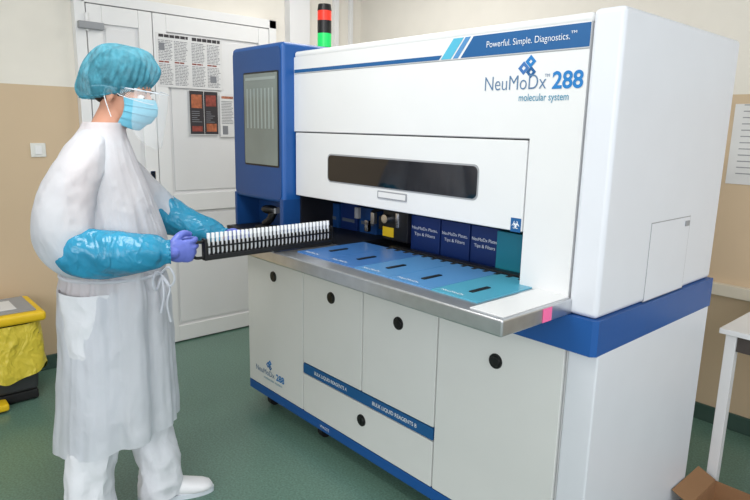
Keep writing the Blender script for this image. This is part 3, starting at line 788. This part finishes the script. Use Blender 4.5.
# waist tie
b = MB()
wf, wl = .228, -.07
b.tube([(wf, wl, .97), (wf + .03, wl - .02, .995), (wf + .05, wl - .03, .955), (wf + .03, wl - .02, .925), (wf, wl, .96)], .004, 8, 4)
b.tube([(wf, wl, .965), (wf - .01, wl - .055, .985), (wf - .02, wl - .07, .95), (wf - .01, wl - .05, .92), (wf, wl, .96)], .004, 8, 4)
b.tube([(wf, wl, .965), (wf + .03, wl - .015, .92), (wf + .018, wl - .02, .86), (wf + .028, wl - .02, .79)], .004, 8, 4)
b.tube([(wf, wl, .965), (wf + .01, wl - .03, .9), (wf - .002, wl - .035, .83)], .004, 8, 4)
wz = []
for k in range(61):
    a = 2 * PI * k / 60; ca, sa = math.cos(a), math.sin(a); qq = (abs(ca) ** 2.2 + abs(sa) ** 2.2) ** (-1 / 2.2)
    wz.append((.052 + ca * qq * .176, sa * qq * .168, .965))
b.tube(wz, .006, 8)
b.build('waist_tie', M['gown'], PR)
# blue over-sleeves
def gath(k, amp):
    f0 = crumple(k, amp, 8)
    def g(s, a, p):
        e = math.exp(-((s - .02) / .035) ** 2) + math.exp(-((s - .97) / .03) ** 2)
        return f0(s, a, p) * (1 - .6 * e) + .004 * math.sin(a * 14) * e
    return g
b = MB(); b.tube([(-.055, -.222, 1.095), (-.035, -.224, 1.09), (.01, -.226, 1.08), (.08, -.224, 1.074), (.16, -.216, 1.072), (.235, -.206, 1.074), (.265, -.204, 1.074), (.28, -.202, 1.074)], [.055, .068, .079, .076, .066, .053, .036, .037], 60, 12, fn=gath(3, .0055))
b.build('over_sleeve', M['sleevebl'], PR, ang=80)
b = MB(); b.tube([(.15, .2, 1.2), (.17, .202, 1.185), (.22, .2, 1.145), (.31, .182, 1.105), (.385, .158, 1.08), (.43, .14, 1.065), (.45, .133, 1.06)], [.05, .064, .07, .062, .052, .036, .035], 60, 12, fn=gath(8, .005))
b.build('over_sleeve', M['sleevebl'], PR, ang=80)
# gloved hands
def hand(origin, X, Y, Z, curls, thumb, parent, sc_=1):
    m = Matrix((Vector(X).normalized(), Vector(Y).normalized(), Vector(Z).normalized())).transposed().to_4x4(); m.translation = Vector(origin)
    b = MB()
    b.tube([(-.02, 0, 0), (.01, 0, 0)], [.027, .028], 14, squash=(1, .8), round_ends=True)
    b.ell((.04, .002, 0), (.048, .038, .0155)); b.ell((.065, 0, .0), (.03, .04, .0145)); b.ell((.032, .022, -.007), (.034, .018, .015))
    bases = [(.083, .030, 0), (.088, .0095, .001), (.084, -.011, 0), (.076, -.030, -.002)]
    segs = [(.042, .026, .022), (.046, .03, .023), (.042, .028, .022), (.033, .021, .02)]
    rads = [.0098, .0102, .0096, .0085]
    for bs, sg_, r0, cu in zip(bases, segs, rads, curls):
        p = Vector(bs); ang = 0; path = [p - Vector((.022, 0, 0)), p.copy()]
        for L_, da in zip(sg_, cu):
            ang += math.radians(da); p = p + Vector((math.cos(ang) * L_, 0, -math.sin(ang) * L_)); path.append(p.copy())
        b.tube(path, [r0, r0, r0 * .98, r0 * .9, r0 * .82], 12, 4, round_ends=True)
    b.tube(thumb, [.014, .013, .0115, .0095], 12, 4, round_ends=True)
    b.xform(m @ Matrix.Scale(sc_, 4))
    o = b.build('glove', M['glove'], parent); blend(o, .0026, 2); return o
ax = (.866, .5, 0)
hand((.272, -.199, 1.068), ax, (0, 0, 1), (.5, -.866, 0), [(48, 62, 35), (55, 66, 40), (60, 70, 40), (62, 70, 45)], [(.02, .028, -.008), (.045, .05, -.014), (.07, .056, -.026), (.092, .05, -.036)], PR, 1.04)
hand((.452, .137, 1.056), (.84, -.50, 0), (0, -.0, 1), (.50, .84, 0), [(25, 35, 20), (28, 38, 20), (32, 40, 20), (38, 42, 20)], [(.02, .026, -.008), (.042, .034, -.014), (.064, .034, -.022), (.08, .03, -.03)], PR)

# ------------------------------------------------------------------ light
w = bpy.data.worlds.new('world'); S.world = w; w.use_nodes = True
w.node_tree.nodes['Background'].inputs[0].default_value = (.95, .97, 1, 1); w.node_tree.nodes['Background'].inputs[1].default_value = .72
def area(name, loc, target, sx, sy_, power, colr):
    l = bpy.data.lights.new(name, 'AREA'); l.shape = 'RECTANGLE'; l.size = sx; l.size_y = sy_; l.energy = power; l.color = colr
    o = bpy.data.objects.new(name, l); COL.objects.link(o); o.location = loc
    o.rotation_euler = (Vector(target) - Vector(loc)).to_track_quat('-Z', 'Y').to_euler(); return o
area('window_light', (.6, -1.9, 1.9), (-2, 1.6, 1), 2.4, 1.5, 60, (.99, .99, 1))
area('window_light', (1.9, 1.2, 1.8), (-1, 2.2, 1), 1.6, 1.4, 26, (.93, .96, 1))
area('ceiling_light', (-1.6, .6, 2.7), (-1.6, .6, 0), 1.2, .6, 28, (1, .99, .96))
area('ceiling_light', (-2.8, 2.4, 2.7), (-2.8, 2.4, 0), 1.2, .6, 17, (1, .99, .96))
